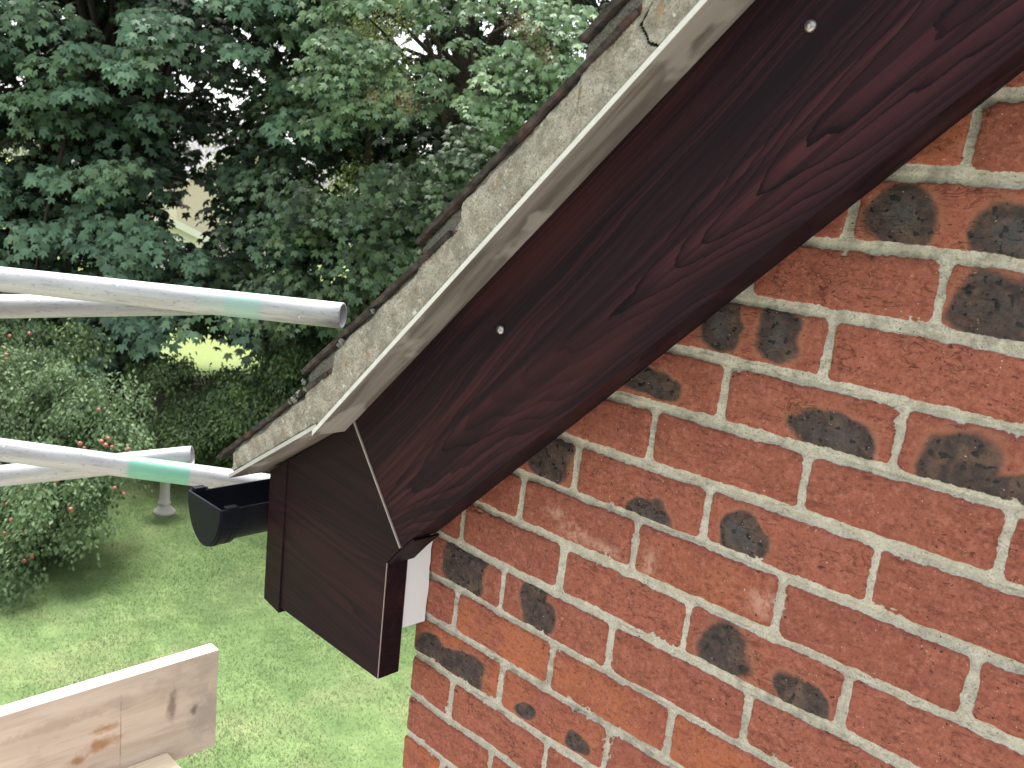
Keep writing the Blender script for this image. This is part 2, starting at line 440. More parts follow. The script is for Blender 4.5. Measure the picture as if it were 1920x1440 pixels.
M_BRICK = mat_brick(); M_BRICK2 = mat_brick_plain()
M_BARGE = mat_wood('rosewood_foil_board', R44); M_BOX = mat_wood('rosewood_foil_box', math.radians(-5), 0.5, -0.11, 700, 5)
M_RET = mat_wood('rosewood_foil_return', R44, 0.9, 0.3)
M_JOINT = mat_plain('joint_trim_edge', (0.34, 0.27, 0.27), 0.4, 0.5, 0.2)
M_WHITE = mat_plain('white_board', (0.83, 0.84, 0.90), 0.5, 0.4, 0, 0.03, 12)
M_MORT = mat_mortar_verge(); M_TILE = mat_tile(); M_UC = mat_undercloak()
M_GUT = mat_plain('black_gutter_plastic', (0.0105, 0.0115, 0.0165), 0.5, 0.06, 0, 0.2, 30, 0.03)
M_STEEL = mat_plain('polished_pin_head', (0.36, 0.34, 0.35), 0.32, 0.5, 0.9, 0.05)
M_LICH = mat_plain('grey_lichen', (0.17, 0.172, 0.16), 0.95, 0.2, 0, 0.6, 260, 1.0)
M_BARK = mat_plain('bark', (0.055, 0.045, 0.035), 0.95, 0.2, 0, 0.5, 8, 1.0)
M_STONE = mat_plain('cast_stone', (0.42, 0.40, 0.36), 0.9, 0.2, 0, 0.25, 14, 0.4)

# ------------------------------------------------------------------ the brick house
house = empty('brick_house', (1.2, 0.0, GROUND), 'red brick gable end with new dark rosewood bargeboard, boxed eaves and grey mortared tile verge', 'house')


def hs_add(o):
    keep(o, house); return o


# --- wall: brick courses with raked, weathered joints
GA = 0.08183
ROW_OFF = {-8: 7.6, -7: 6, -6: 5.9, -5: 5.7, -4: -6.7, -3: 6.6, -2: -6.2, -1: 4.8, 0: -10.9, 1: -16, 2: -8.2, 3: 4.1, 4: 1.9}
BURN = [(0.735, 0.606, 0.038, 0.036), (0.850, 0.600, 0.042, 0.040), (0.858, 0.524, 0.054, 0.040), (0.617, 0.456, 0.036, 0.030), (0.531, 0.461, 0.033, 0.037),
        (0.690, 0.348, 0.036, 0.026), (0.716, 0.350, 0.036, 0.030), (0.842, 0.352, 0.042, 0.045), (0.905, 0.336, 0.040, 0.022), (0.443, 0.361, 0.047, 0.022), (0.466, 0.172, 0.036, 0.028),
        (0.612, 0.190, 0.030, 0.035), (0.611, 0.034, 0.040, 0.035), (0.721, 0.022, 0.028, 0.030), (0.113, -0.034, 0.050, 0.060), (0.276, -0.020, 0.030, 0.045), (0.290, -0.052, 0.030, 0.032),
        (0.057, -0.219, 0.049, 0.028), (0.148, -0.212, 0.040, 0.026), (0.100, -0.210, 0.03, 0.012), (0.279, 0.206, 0.037, 0.037), (0.295, -0.219, 0.018, 0.014), (0.393, -0.215, 0.026, 0.013),
        (1.06, 0.2, 0.05, 0.03), (1.1, 0.5, 0.05, 0.03)]
BLOOM = [(0.345, 0.105, 0.035, 0.016), (0.40, 0.100, 0.04, 0.012), (0.478, 0.105, 0.012, 0.028), (0.655, 0.120, 0.025, 0.02), (0.30, 0.125, 0.02, 0.01), (0.745, 0.345, 0.012, 0.02)]


def build_wall():
    st = 0.0020; wrap = 0.12; x1 = 1.9
    S = np.concatenate([np.arange(-wrap, 1.06, st), np.arange(1.06, x1 + 0.001, 0.005)])     # finest where it is seen closest
    Z = np.concatenate([np.arange(-1.2, -0.52, 0.005), np.arange(-0.52, 0.80, st), np.arange(0.80, 2.05, 0.005)])
    s, z = np.meshgrid(S, Z); nz, ns = s.shape
    # on the return the s axis runs round the corner
    zz = z + 0.0022 * fbm(s * 9, z * 9, 3, 2)
    row = np.round(0.5 - zz / GA).astype(int)
    zc = -GA * (row - 0.5)
    off = np.zeros_like(s); hb = np.zeros_like(s)
    for r in range(row.min(), row.max() + 1):
        off[row == r] = ROW_OFF.get(r, 0) / 1000.0; hb[row == r] = ((r * 7919) % 13 - 6) / 6 * 0.0012
    odd = (row % 2) != 0
    x0 = np.where(odd, 0.22, 0.1075) + off
    kk = np.floor((s - x0) / 0.225); left = x0 + kk * 0.225; right = left + 0.225
    first = s < x0
    left = np.where(first, -0.0055, left); right = np.where(first, x0, right)
    ret = s < 0.0                                       # bricks on the return face
    lr = np.where(odd, -0.107, -0.22); left = np.where(ret, lr, left); right = np.where(ret, 0.0055, right)
    isret2 = ret & (s < lr); left = np.where(isret2, lr - 0.225, left); right = np.where(isret2, lr, right)
    bid = (row * 1009 + np.round(left * 50).astype(int) * 13) & 0xffff
    br = np.modf(np.abs(np.sin(bid * 12.9898) * 43758.5453))[0]; br2 = np.modf(np.abs(np.sin(bid * 78.233) * 24634.6345))[0]
    # per brick size jitter
    jx = (br - 0.5) * 0.004; jz = (br2 - 0.5) * 0.004
    bx = (left + right) / 2 + jx; hw = (right - left) / 2 - 0.0048 - 0.0012 * br2
    hz = GA / 2 - 0.0062 - 0.0016 * br
    tilt = (br2 - 0.5) * 0.018
    qx = np.abs(s - bx) - hw
    qz = np.abs(zz - zc - jz - tilt * (s - bx)) - hz
    rad = 0.008
    ax = np.maximum(qx + rad, 0); az = np.maximum(qz + rad, 0)
    sd_ = np.hypot(ax, az) + np.minimum(np.maximum(qx + rad, qz + rad), 0) - rad
    n1 = fbm(s * 55, z * 55, 11, 2); n2 = fbm(s * 210, z * 210, 23, 3)
    edge = sd_ + 0.0019 * n1 + 0.0015 * n2
    mk = 1 - sstep(-0.0022, 0.0022, edge)
    smear = sstep(0.25, 0.6, fbm(s * 30, z * 30, 41, 2)) * (sd_ > -0.006)   # mortar dragged over arrises
    mk = mk * (1 - 0.6 * smear * sstep(0.0, 0.5, n2 + 0.2))
    depth_m = 0.0052 + 0.0022 * fbm(s * 12, z * 12, 5, 2) + 0.0014 * np.clip((zz - zc) / (GA / 2), -1, 1)
    rough = 0.0007 * fbm(s * 80, z * 80, 31, 3) + 0.0012 * fbm(s * 22, z * 30, 37, 2)
    pillow = -0.0016 * sstep(-0.012, 0.0, sd_)
    h = mk * (rough + pillow + hb + (br2 - .5) * 0.0022) + (1 - mk) * (-depth_m + 0.0006 * n2)
    # geometry with a rounded corner at x = 0
    rc = 0.006
    X = np.where(s > rc, s, np.where(s > -rc, 0, 0)); Y = np.zeros_like(s)
    th = np.clip((rc - s) / (2 * rc), 0, 1) * math.pi / 2
    X = np.where(s > rc, s, rc - rc * np.sin(th)); Y = np.where(s > rc, 0, rc - rc * np.cos(th))
    far = s < -rc; Y = np.where(far, rc + (-rc - s), Y); X = np.where(far, 0.0, X)
    nx = -np.sin(th); ny = -np.cos(th)
    X = X + nx * h; Y = Y + ny * h
    V = np.stack([X, Y, z], -1).reshape(-1, 3)
    burn = np.zeros_like(s)
    for cx, cz, rx, rz in BURN:
        i = np.argmin(np.abs(Z - cz)); j = np.argmin(np.abs(S - cx)); b0 = bid[i, j]
        wx = 0.016 * fbm(s * 22, z * 22, int(cx * 977), 2); wz = 0.013 * fbm(s * 22, z * 22, int(cx * 613) + 5, 2)
        d = (np.abs((s + wx - cx) / rx) ** 2.5 + np.abs((z + wz - cz) / rz) ** 2.5) ** 0.4
        burn = np.maximum(burn, np.where(bid == b0, np.clip(1.0 - 0.5 * d ** 2.0, 0, 1), 0))
    bloom = np.zeros_like(s)
    for cx, cz, rx, rz in BLOOM:
        bloom = np.maximum(bloom, np.clip(1.3 - np.hypot((s - cx) / rx, (z - cz) / rz), 0, 1))
    crease = sstep(0.25, 0.75, br); org = sstep(0.55, 1.0, br2) * sstep(0.15, -0.35, z) + sstep(0.85, 1.0, br2) * 0.5
    grime = sstep(0.0, 1.0, (fbm(s * 6, z * 6, 91, 2) + 0.15) * 1.2)
    A = np.stack([mk, br, burn, bloom], -1).reshape(-1, 4); Bc = np.stack([crease, np.clip(org, 0, 1), grime, br2], -1).reshape(-1, 4)
    idx = np.arange(nz * ns).reshape(nz, ns)
    F = np.stack([idx[:-1, :-1], idx[:-1, 1:], idx[1:, 1:], idx[1:, :-1]], -1).reshape(-1, 4)
    cen = V[F[:, 0]]
    F = F[cen[:, 2] < 0.1816 + 0.966 * (cen[:, 0] + 0.087) + 0.02]
    # the rest of the wall, plain brick skin a little behind
    used = np.unique(F); remap = np.zeros(len(V), np.int64); remap[used] = np.arange(len(used)); V = V[used]; F = remap[F]; A = A[used]; Bc = Bc[used]
    o = mesh_np('wall', V, F, [M_BRICK, M_BRICK2], None, True, {'wall_a': A, 'wall_b': Bc})
    import bmesh
    bm = bmesh.new(); bm.from_mesh(o.data)
    yb = 0.0055
    def quad(pts):
        f = bm.faces.new([bm.verts.new(p) for p in pts]); f.material_index = 1
    XR = 2.6; zt = lambda x: 0.1816 + 0.966 * (x + 0.087)
    quad([(1.895, yb, -1.2), (XR, yb, -1.2), (XR, yb, zt(XR)), (1.895, yb, zt(1.895))])
    quad([(yb, yb, GROUND), (XR, yb, GROUND), (XR, yb, -1.196), (yb, yb, -1.196)])
    quad([(yb, yb, -1.196), (yb, 6, -1.196), (yb, 6, GROUND), (yb, yb, GROUND)])
    quad([(yb, 0.118, 0.2), (yb, 6, 0.2), (yb, 6, -1.196), (yb, 0.118, -1.196)])
    quad([(XR, yb, GROUND), (XR, 6, GROUND), (XR, 6, zt(XR)), (XR, yb, zt(XR))])
    quad([(yb, 6, GROUND), (XR, 6, GROUND), (XR, 6, zt(XR)), (yb, 6, 0.2)])
    bm.to_mesh(o.data); bm.free()
    return hs_add(o)


build_wall()

# --- bargeboard, box end, soffits (slope runs at 44 degrees)
TB = math.tan(R44)
zlow = lambda x: 0.0035 + (x - 0.0632) * 0.9625
ztop = lambda x: 0.1816 + (x + 0.087) * 0.9675
XE = 2.6
barge = hs_add(prism('bargeboard', [(0.0632, zlow(0.0632)), (XE, zlow(XE)), (XE, ztop(XE)), (-0.087, 0.1816)], -0.100, -0.056, M_BARGE, bevel=0.0022))
hs_add(prism('barge_soffit', [(0.035, zlow(0.035) + 0.022), (XE, zlow(XE) + 0.022), (XE, zlow(XE) + 0.034), (0.02, zlow(0.02) + 0.040)], -0.0555, -0.001, M_RET))


def child(o, parent):
    o.parent = parent; o.matrix_parent_inverse = (Matrix.Translation(house.location)).inverted() @ Matrix.Identity(4)
    # part matrix is house-space identity, so the inverse simply undoes it
    bpy.context.view_layer.update()
    o.matrix_parent_inverse = parent.matrix_world.inverted()
    return o


# mitre trim between bargeboard and box end
a = np.array([-0.087, 0.1816]); b = np.array([0.0632, 0.0035]); d = (b - a) / np.linalg.norm(b - a); n = np.array([d[1], -d[0]])
if n[0] > 0: n = -n
w = 0.0026
child(prism('joint_trim', [tuple(a + n * w), tuple(a - n * 0.0006), tuple(b - n * 0.0006), tuple(b + n * w)], -0.1022, -0.095, M_JOINT), barge)
for sx, sz in ((0.242, 0.400), (0.644, 0.790), (1.06, 1.19), (1.47, 1.58)):
    prof = [(0.0068, 0), (0.0068, 0.0012), (0.0062, 0.0028), (0.0046, 0.0042), (0.0024, 0.005), (0.0002, 0.0052)]
    pin = lathe('pin_head', prof, (sx, -0.1002, sz), M_STEEL, k=20)
    pin.rotation_euler = (math.radians(90), 0, 0)
    child(pin, barge)
    o2 = lathe('pin_cap', [(0.0030, 0), (0.0030, 0.0006), (0.0001, 0.0008)], (sx, -0.1053, sz), M_STEEL, k=12); o2.rotation_euler = (math.radians(90), 0, 0); child(o2, barge)

boxend = hs_add(prism('box_end', [(-0.337, -0.2475), (0.0310, -0.2515), (0.0310, -0.0345), (0.0612, 0.0018), (-0.0886, 0.1796), (-0.337, 0.0225)], -0.1005, -0.0560, M_BOX, bevel=0.0014))
child(prism('corner_trim', [(-0.3415, -0.2500), (-0.2850, -0.2590), (-0.2850, 0.0540), (-0.3415, 0.0185)], -0.1040, -0.0570, M_BOX, bevel=0.0015), boxend)
# narrow return lip seen where the box meets the bargeboard tail
child(prism('return_lip', [(0.0316, -0.0350), (0.0612, -0.0005), (0.0900, 0.0275), (0.0940, 0.0255), (0.0645, -0.0045), (0.0350, -0.0375)], -0.0985, -0.045, M_RET), boxend)
# light-catching lamination edge along the box's outer arris
child(box('edge_bead', (0.0302, -0.1009, -0.2505), (0.0316, -0.0996, -0.0355), M_JOINT), boxend)
# end return face of the box (grain runs across)
child(box('end_return', (0.0310, -0.0985, -0.2500), (0.0325, -0.0565, -0.0370), M_BOX), boxend)


def ragged_white():
    # plain white board closing the eaves, ragged where it was cut to the brickwork
    zs = np.linspace(-0.170, 0.028, 40)
    yb_ = 0.0005 - 0.004 * (fbm(zs * 30, zs * 0 + 2.3, 5, 3) + 0.4) - 0.006 * sstep(0.0, 0.03, zs)
    pts = [(-0.0565, -0.168)] + [(float(y), float(z)) for y, z in zip(yb_, zs)] + [(-0.0565, 0.028)]
    m = len(pts)
    V = [(0.0250, y, z) for y, z in pts] + [(0.0300, y, z) for y, z in pts]
    F = [list(range(m)), list(range(2 * m - 1, m - 1, -1))] + [[i, i + m, (i + 1) % m + m, (i + 1) % m] for i in range(m)]
    return hs_add(mesh_py('eaves_closer', V, F, M_WHITE))


ragged_white()['label'] = 'white board closing the eaves with a ragged cut edge against the brick'
hs_add(box('fascia', (-0.340, -0.055, -0.165), (-0.322, 6, 0.015), M_BOX))
hs_add(box('eaves_soffit', (-0.321, -0.055, -0.165), (-0.004, 6, -0.155), M_WHITE))


# --- roof: undercloak, mortared verge, tile courses
roof = hs_add(prism('roof', [(-0.36, 0.030), (-0.095, 0.198), (XE, 0.198 + (XE + 0.095) * 0.966), (XE, 0.235 + (XE + 0.095) * 0.966), (-0.105, 0.228), (-0.36, 0.062)], -0.12, 6, M_TILE))
roof['label'] = 'tiled roof slope with a gentler kick at the eaves'
e1 = lambda x: ztop(x) + 0.0005
child(prism('undercloak', [(-0.1130, e1(-0.1130)), (XE, e1(XE)), (XE, e1(XE) + 0.0085), (-0.1130, e1(-0.1130) + 0.0095)], -0.1680, -0.0520, M_UC, bevel=0.0006), roof)
zk = lambda x: 0.1705 + (x + 0.1065) * 0.612
child(prism('undercloak', [(-0.3860, zk(-0.386)), (-0.1040, zk(-0.104)), (-0.104, zk(-0.104) + 0.0085), (-0.3860, zk(-0.386) + 0.0085)], -0.1670, -0.0500, M_UC, bevel=0.0006), roof)


def tile(name, p0, p1, th=0.0064, y0=-0.170, y1=5.9):
    """a course of tiles: top front edge runs p0 -> p1 in xz"""
    p0 = np.array(p0); p1 = np.array(p1); t_ = (p1 - p0) / np.linalg.norm(p1 - p0); nn = np.array([t_[1], -t_[0]])
    N = 220; rows = []; L = float(np.linalg.norm(p1 - p0))
    ii = np.arange(N + 1) / N * L
    jt = 0.0007 * fbm(ii * 45, ii * 0 + p0[0] * 50, 3, 3); jb = 0.0026 * fbm(ii * 55, ii * 0 + p0[0] * 30, 9, 3); jy = 0.0030 * fbm(ii * 60, ii * 0 + p0[0] * 70, 21, 3)
    for i in range(N + 1):
        q = p0 + (p1 - p0) * i / N
        top = q + nn * float(jt[i]); bot = q + nn * (th + float(jb[i]))
        rows += [(top[0], y0 + float(jy[i]) * .5, top[1]), (bot[0], y0 + float(jy[i]) + 0.0015, bot[1]), (top[0], y1, top[1]), (bot[0], y1, bot[1])]
    F = []
    for i in range(N):
        k = i * 4; m = k + 4
        F += [[k, m, m + 1, k + 1], [k + 2, k + 3, m + 3, m + 2], [k, k + 2, m + 2, m], [k + 1, m + 1, m + 3, k + 3]]
    F += [[0, 1, 3, 2], [N * 4, N * 4 + 2, N * 4 + 3, N * 4 + 1]]
    return child(mesh_py(name, rows, F, M_TILE, bevel=0.0), roof)


TILES = [((-0.434, 0.030), (-0.083, 0.275)), ((-0.155, 0.261), (0.190, 0.5315)), ((0.118, 0.510), (0.466, 0.8045)), ((0.387, 0.776), (0.735, 1.070))]
for k in range(1, 7):
    TILES.append(((0.387 + 0.27 * k, 0.776 + 0.2585 * k), (0.735 + 0.27 * k, 1.070 + 0.2585 * k)))
for p0, p1 in TILES:
    tile('tile_course', p0, p1)


def verge_mortar():
    # front face: columns along the verge; v runs from the undercloak up to the tile edges
    st = 0.0022
    U = np.arange(-0.376, 1.75, st); nv = 60
    def lowline(x): return np.where(x < -0.1065, zk(x) + 0.0085, e1(x) + 0.0090)
    def tl(i, x):
        (x0, z0), (x1, z1) = TILES[i]; return z0 + (x - x0) * (z1 - z0) / (x1 - x0)
    TOPX = [-0.145, 0.127, 0.396, 0.666, 0.936, 1.206, 1.476, 1.746]
    top = np.full_like(U, 0.0); wedge = np.zeros_like(U); under = np.zeros_like(U)
    for j, x in enumerate(U):
        k = sum(x > q for q in TOPX)
        k = min(k, len(TILES) - 1)
        top[j] = tl(k, x) - 0.0082
        # where the course beneath pokes out below this one
        if k > 0 and x < TILES[k][0][0] + 0.085: under[j] = tl(k - 1, x) + 0.001
    low = lowline(U)
    v = np.linspace(0, 1, nv)
    Xg = np.repeat(U[:, None], nv, 1); Zg = low[:, None] + (top - low)[:, None] * v[None]
    d = 0.0035 * fbm(Xg * 16, Zg * 16, 3, 2) + 0.0022 * fbm(Xg * 70, Zg * 70, 8, 3) + 0.0011 * vnoise(Xg * 260, Zg * 260, 4)
    up = under[:, None] > 0
    rel = Zg - under[:, None]
    d = d + np.where(up & (rel > 0), 0.0035, 0)
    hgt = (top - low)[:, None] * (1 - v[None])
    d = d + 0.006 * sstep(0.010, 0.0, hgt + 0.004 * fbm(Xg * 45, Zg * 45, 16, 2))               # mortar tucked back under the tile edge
    Yg = -0.1640 + d
    ta = TILES[3][0]; cx0, cz0 = 0.470, 0.780; cx1, cz1 = 0.502, 0.762
    crack = np.zeros_like(Xg)
    def seg(xa, za, xb, zb, wd):
        L = math.hypot(xb - xa, zb - za); tt = np.clip(((Xg - xa) * (xb - xa) + (Zg - za) * (zb - za)) / L ** 2, 0, 1)
        dd = np.hypot(Xg - xa - tt * (xb - xa), Zg - za - tt * (zb - za)) + 0.0012 * fbm(Xg * 120, Zg * 120, 77, 2)
        return 1 - sstep(wd * 0.5, wd, dd)
    for s_ in ((0.472, 0.788, 0.486, 0.768, 0.0022), (0.486, 0.768, 0.500, 0.764, 0.0017), (0.500, 0.764, 0.512, 0.752, 0.0016), (0.472, 0.788, 0.484, 0.81, 0.0018)):
        crack = np.maximum(crack, seg(*s_))
    crack = np.maximum(crack, sstep(0.0030, 0.0014, Zg - low[:, None] + 0.0012 * fbm(Xg * 90, Zg * 90, 61, 2)))
    Yg = Yg + 0.004 * crack
    moss_shade = 1.2 * sstep(0.017, 0.0, hgt + 0.009 * fbm(Xg * 30, Zg * 30, 6, 2)) + np.where(up & (rel > 0), 0.9, 0)  # dark ragged band: moss plus painted shadow beneath the tile edges
    rust = np.where(up, 1 - sstep(0.0, 0.0075, np.abs(rel + 0.004) - 0.004), 0) * (0.75 + 0.3 * fbm(Xg * 40, Zg * 40, 2, 2))
    lowd = Zg - low[:, None]
    moss_shade = moss_shade + 0.9 * sstep(0.0035, 0.0, lowd)
    A = np.stack([np.zeros_like(Xg), crack, np.clip(moss_shade, 0, 1.5), rust], -1)
    V = np.stack([Xg, Yg, Zg], -1)
    Vb = V.copy(); Vb[..., 1] = -0.10
    nU = len(U)
    idx = np.arange(nU * nv).reshape(nU, nv)
    F = [np.stack([idx[:-1, :-1], idx[1:, :-1], idx[1:, 1:], idx[:-1, 1:]], -1).reshape(-1, 4)]
    base = nU * nv
    # bottom, top, and left end run back into the roof
    extra = np.concatenate([Vb[:, 0], Vb[:, -1], Vb[0]]); ea = np.concatenate([A[:, 0], A[:, -1], A[0]])
    bi = base + np.arange(nU); ti = base + nU + np.arange(nU); li = base + 2 * nU + np.arange(nv)
    F.append(np.stack([idx[:-1, 0], bi[:-1], bi[1:], idx[1:, 0]], -1)); F.append(np.stack([idx[:-1, -1], idx[1:, -1], ti[1:], ti[:-1]], -1))
    F.append(np.stack([idx[0, :-1], idx[0, 1:], li[1:], li[:-1]], -1))
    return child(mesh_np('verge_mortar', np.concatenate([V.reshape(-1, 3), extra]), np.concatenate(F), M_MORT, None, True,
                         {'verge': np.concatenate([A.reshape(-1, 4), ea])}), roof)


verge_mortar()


def lump(x, z, r, y=-0.168):
    import bmesh
    bm = bmesh.new(); bmesh.ops.create_icosphere(bm, subdivisions=3, radius=r)
    for v in bm.verts:
        c = v.co; k = 0.85 + 0.75 * float(fbm(np.array(c.x / r * 1.9 + x * 90), np.array(c.z / r * 1.9 + c.y / r), 3, 3))
        v.co = Vector((c.x * k, c.y * k * 0.7, c.z * k))
    me = bpy.data.meshes.new('moss_lump'); bm.to_mesh(me); bm.free(); me.materials.append(M_LICH)
    o = link(bpy.data.objects.new('moss_lump', me)); o.location = (x, y, z); child(o, roof)


for x, z, r in ((-0.172, 0.206, 0.0075), (-0.160, 0.219, 0.006), (-0.185, 0.198, 0.005), (-0.046, 0.331, 0.0058), (-0.054, 0.324, 0.004), (-0.146, 0.243, 0.006), (-0.141, 0.232, 0.005), (0.030, 0.393, 0.004), (0.13, 0.496, 0.004)):
    lump(x, z, r)


# --- gutter: half-round trough along the fascia, closed by a stop end
def halfround(r, dz, n=24, flat=0.0):
    return [(r * math.cos(math.pi + math.pi * i / n), dz * math.sin(math.pi + math.pi * i / n)) for i in range(n + 1)]


def trough(name, cx, zt_, ro, do, th, y0, y1, mat, endcap=False, lip=0.0):
    pts_o = halfround(ro, do); pts_i = halfround(ro - th, do - th)
    poly = [(cx + x, zt_ + z) for x, z in pts_o] + [(cx + x, zt_ + z) for x, z in reversed(pts_i)]
    n = len(poly); V = [(x, y0, z) for x, z in poly] + [(x, y1, z) for x, z in poly]; h = n // 2
    F = [[i, i + n, (i + 1) % n + n, (i + 1) % n] for i in range(n)]
    for i in range(h - 1):
        F.append([i, i + 1, n - 2 - i, n - 1 - i]); F.append([n + i, n + n - 1 - i, n + n - 2 - i, n + i + 1])
    return mesh_py(name, V, F, mat)


GX, GZ = -0.4165, -0.0500
gut = hs_add(trough('gutter', GX, GZ - 0.002, 0.0625, 0.086, 0.003, -0.186, 6, M_GUT))
stop = child(trough('stop_end', GX, GZ, 0.0685, 0.0925, 0.004, -0.199, -0.160, M_GUT), gut)


def dplate(name, r, dz, y0, y1, zt_):
    pts = [(GX + x, zt_ + z) for x, z in halfround(r, dz, 32)]
    return prism(name, pts, y0, y1, M_GUT, bevel=0.0012)


child(dplate('end_plate', 0.0660, 0.0900, -0.201, -0.196, GZ + 0.0005), gut)
child(trough('rim_band', GX, GZ + 0.0005, 0.0708, 0.0950, 0.004, -0.1925, -0.183, M_GUT), gut)
child(trough('rim_band', GX, GZ + 0.0004, 0.0700, 0.0942, 0.003, -0.170, -0.158, M_GUT), gut)
for sx in (-1, 1):
    child(box('retaining_clip', (GX + sx * 0.0655 - 0.008, -0.190, GZ - 0.006), (GX + sx * 0.0655 + 0.008, -0.166, GZ + 0.005), M_GUT, None, 0.0015), gut)

# ------------------------------------------------------------------ scaffold
TUBE_R = 0.0250


def scaffold_tube(p, q, label, bands, extra0=0.0):
    p = np.array(p); q = np.array(q); L = float(np.linalg.norm(q - p)); k = 36
    prof = [(TUBE_R, 0), (TUBE_R, L - 0.001), (TUBE_R - 0.001, L), (TUBE_R - 0.0042, L), (TUBE_R - 0.0042, 0)]
    segs = [0.0] + [L * i / 30 for i in range(1, 30)]
    V = []; F = []
    prof = [(TUBE_R, s_) for s_ in segs] + [(TUBE_R, L - 0.001), (TUBE_R - 0.001, L), (TUBE_R - 0.0036, L), (TUBE_R - 0.0042, L - 0.001), (TUBE_R - 0.0042, 0.0)]
    for r, z in prof:
        V += [(r * math.cos(2 * math.pi * j / k), r * math.sin(2 * math.pi * j / k), z) for j in range(k)]
    m = len(prof)
    for i in range(m):
        i2 = (i + 1) % m
        for j in range(k):
            F.append([i * k + j, i * k + (j + 1) % k, i2 * k + (j + 1) % k, i2 * k + j])
    o = mesh_py('scaffold_tube', V, F, mat_tube('galvanised_tube', bands), None, True)
    o.location = p; o.rotation_euler = Vector(q - p).to_track_quat('Z', 'Y').to_euler()
    tag(o, label, 'scaffold tube', 'galvanised scaffold tubes')
    return o


MINT = (0.13, 0.42, 0.28); TEAL = (0.17, 0.46, 0.38)
def tl_at(a, b, u):       # distance along the tube a->b where it crosses photo column u
    best = min(np.linspace(0, 1, 2000), key=lambda s_: abs(pix(a + (b - a) * s_)[0] - u)); return float(best * np.linalg.norm(b - a))


a, b = at(-420, 478, 1.86), at(643, 592, 1.72)
scaffold_tube(a, b, 'upper scaffold tube with an open end beside the tile verge', [(tl_at(a, b, 430), tl_at(a, b, 496), TEAL, 0.5), (tl_at(a, b, 380), tl_at(a, b, 500), (0.30, 0.42, 0.38), 0.4)])
scaffold_tube(at(-420, 578, 1.60), at(440, 571, 2.25), 'upper rear scaffold tube crossing behind the open ended one', [])
a, b = at(-420, 788, 1.84), at(511, 910, 2.08)
scaffold_tube(a, b, 'lower scaffold tube with a broad mint green paint band, running behind the gutter', [(tl_at(a, b, 243), tl_at(a, b, 358), MINT, 0.85)])
a, b = at(-420, 936, 2.0), at(361, 855, 2.14)
scaffold_tube(a, b, 'lower rear scaffold tube ending just left of the roof eaves', [])

toe = box('toe_board', (-0.74, -2.2, -0.82), (-0.70, 0.000, -0.5585), mat_plank('weathered_plank', [(-0.235, -0.70, 0.0015, 0.09, (0.30, 0.22, 0.18)), (-0.02, -0.72, 0.05, 0.05, (0.42, 0.36, 0.33)), (-0.02, -0.65, 0.006, 0.012, (0.70, 0.58, 0.42)), (-0.37, -0.62, 0.10, 0.012, (0.45, 0.36, 0.30)), (-0.275, -0.705, 0.042, 0.016, (0.36, 0.15, 0.04)), (-0.27, -0.668, 0.03, 0.009, (0.40, 0.18, 0.06)), (-0.33, -0.725, 0.02, 0.012, (0.33, 0.14, 0.05)), (-0.115, -0.665, 0.012, 0.035, (0.20, 0.15, 0.13)), (-0.06, -0.70, 0.008, 0.012, (0.17, 0.13, 0.12))]), None, 0.002)
tag(toe, 'upright pale scaffold toe board with rusty orange stains, standing on edge above the lawn', 'scaffold board')
deck = box('deck_board', (-0.698, -2.4, -0.826), (-0.475, -0.125, -0.7855), mat_plank('deck_plank', [], 1.22), None, 0.002)
tag(deck, 'flat pale deck board lying at the foot of the upright toe board', 'scaffold board')

M_DECKP = mat_plank('platform_plank', [])
for i in range(6):
    pb = box('platform_board', (0.05, -0.48 - 0.235 * (i + 1), -1.10), (3.6, -0.48 - 0.235 * i - 0.010, -1.062), M_DECKP, None, 0.002)
    tag(pb, 'pale scaffold platform board laid level at the foot of the brick gable', 'scaffold board', 'platform boards')

# ------------------------------------------------------------------ ground
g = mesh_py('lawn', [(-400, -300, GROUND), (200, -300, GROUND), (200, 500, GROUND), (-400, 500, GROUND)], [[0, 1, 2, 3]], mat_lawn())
tag(g, kind='structure')
pv = mesh_py('bounce_paving', [(-3.3, -9, GROUND + 0.03), (9, -9, GROUND + 0.03), (9, 0.0, GROUND + 0.03), (-3.3, 0.0, GROUND + 0.03)], [[0, 1, 2, 3]], mat_plain('bounce_paving_grey', (0.36, 0.34, 0.31), 0.9, 0.2, 0, 0.2, 3, 0.2))  # unseen paving, added to bounce neutral light up at the gable
tag(pv, kind='structure')
soil = NT('bare_soil'); soil.out(soil.mix(soil.noise(scale=3, detail=5), (0.05, 0.038, 0.024), (0.13, 0.10, 0.06)), 0.95, 0.1)


def soil_patch():
    c = at(250, 770, 20.0); V = [(c[0], c[1], GROUND + 0.006)]; F = []
    for i in range(48):
        w = 2 * math.pi * i / 48; r = 1 + 0.18 * math.sin(3 * w) + 0.1 * math.sin(7 * w + 1)
        V.append((c[0] + 3.6 * r * math.cos(w), c[1] + 3.6 * r * math.sin(w), GROUND + 0.006)); F.append([0, 1 + i, 1 + (i + 1) % 48])
    o = mesh_py('bare_earth', V, F, soil.m); tag(o, kind='structure')


soil_patch()


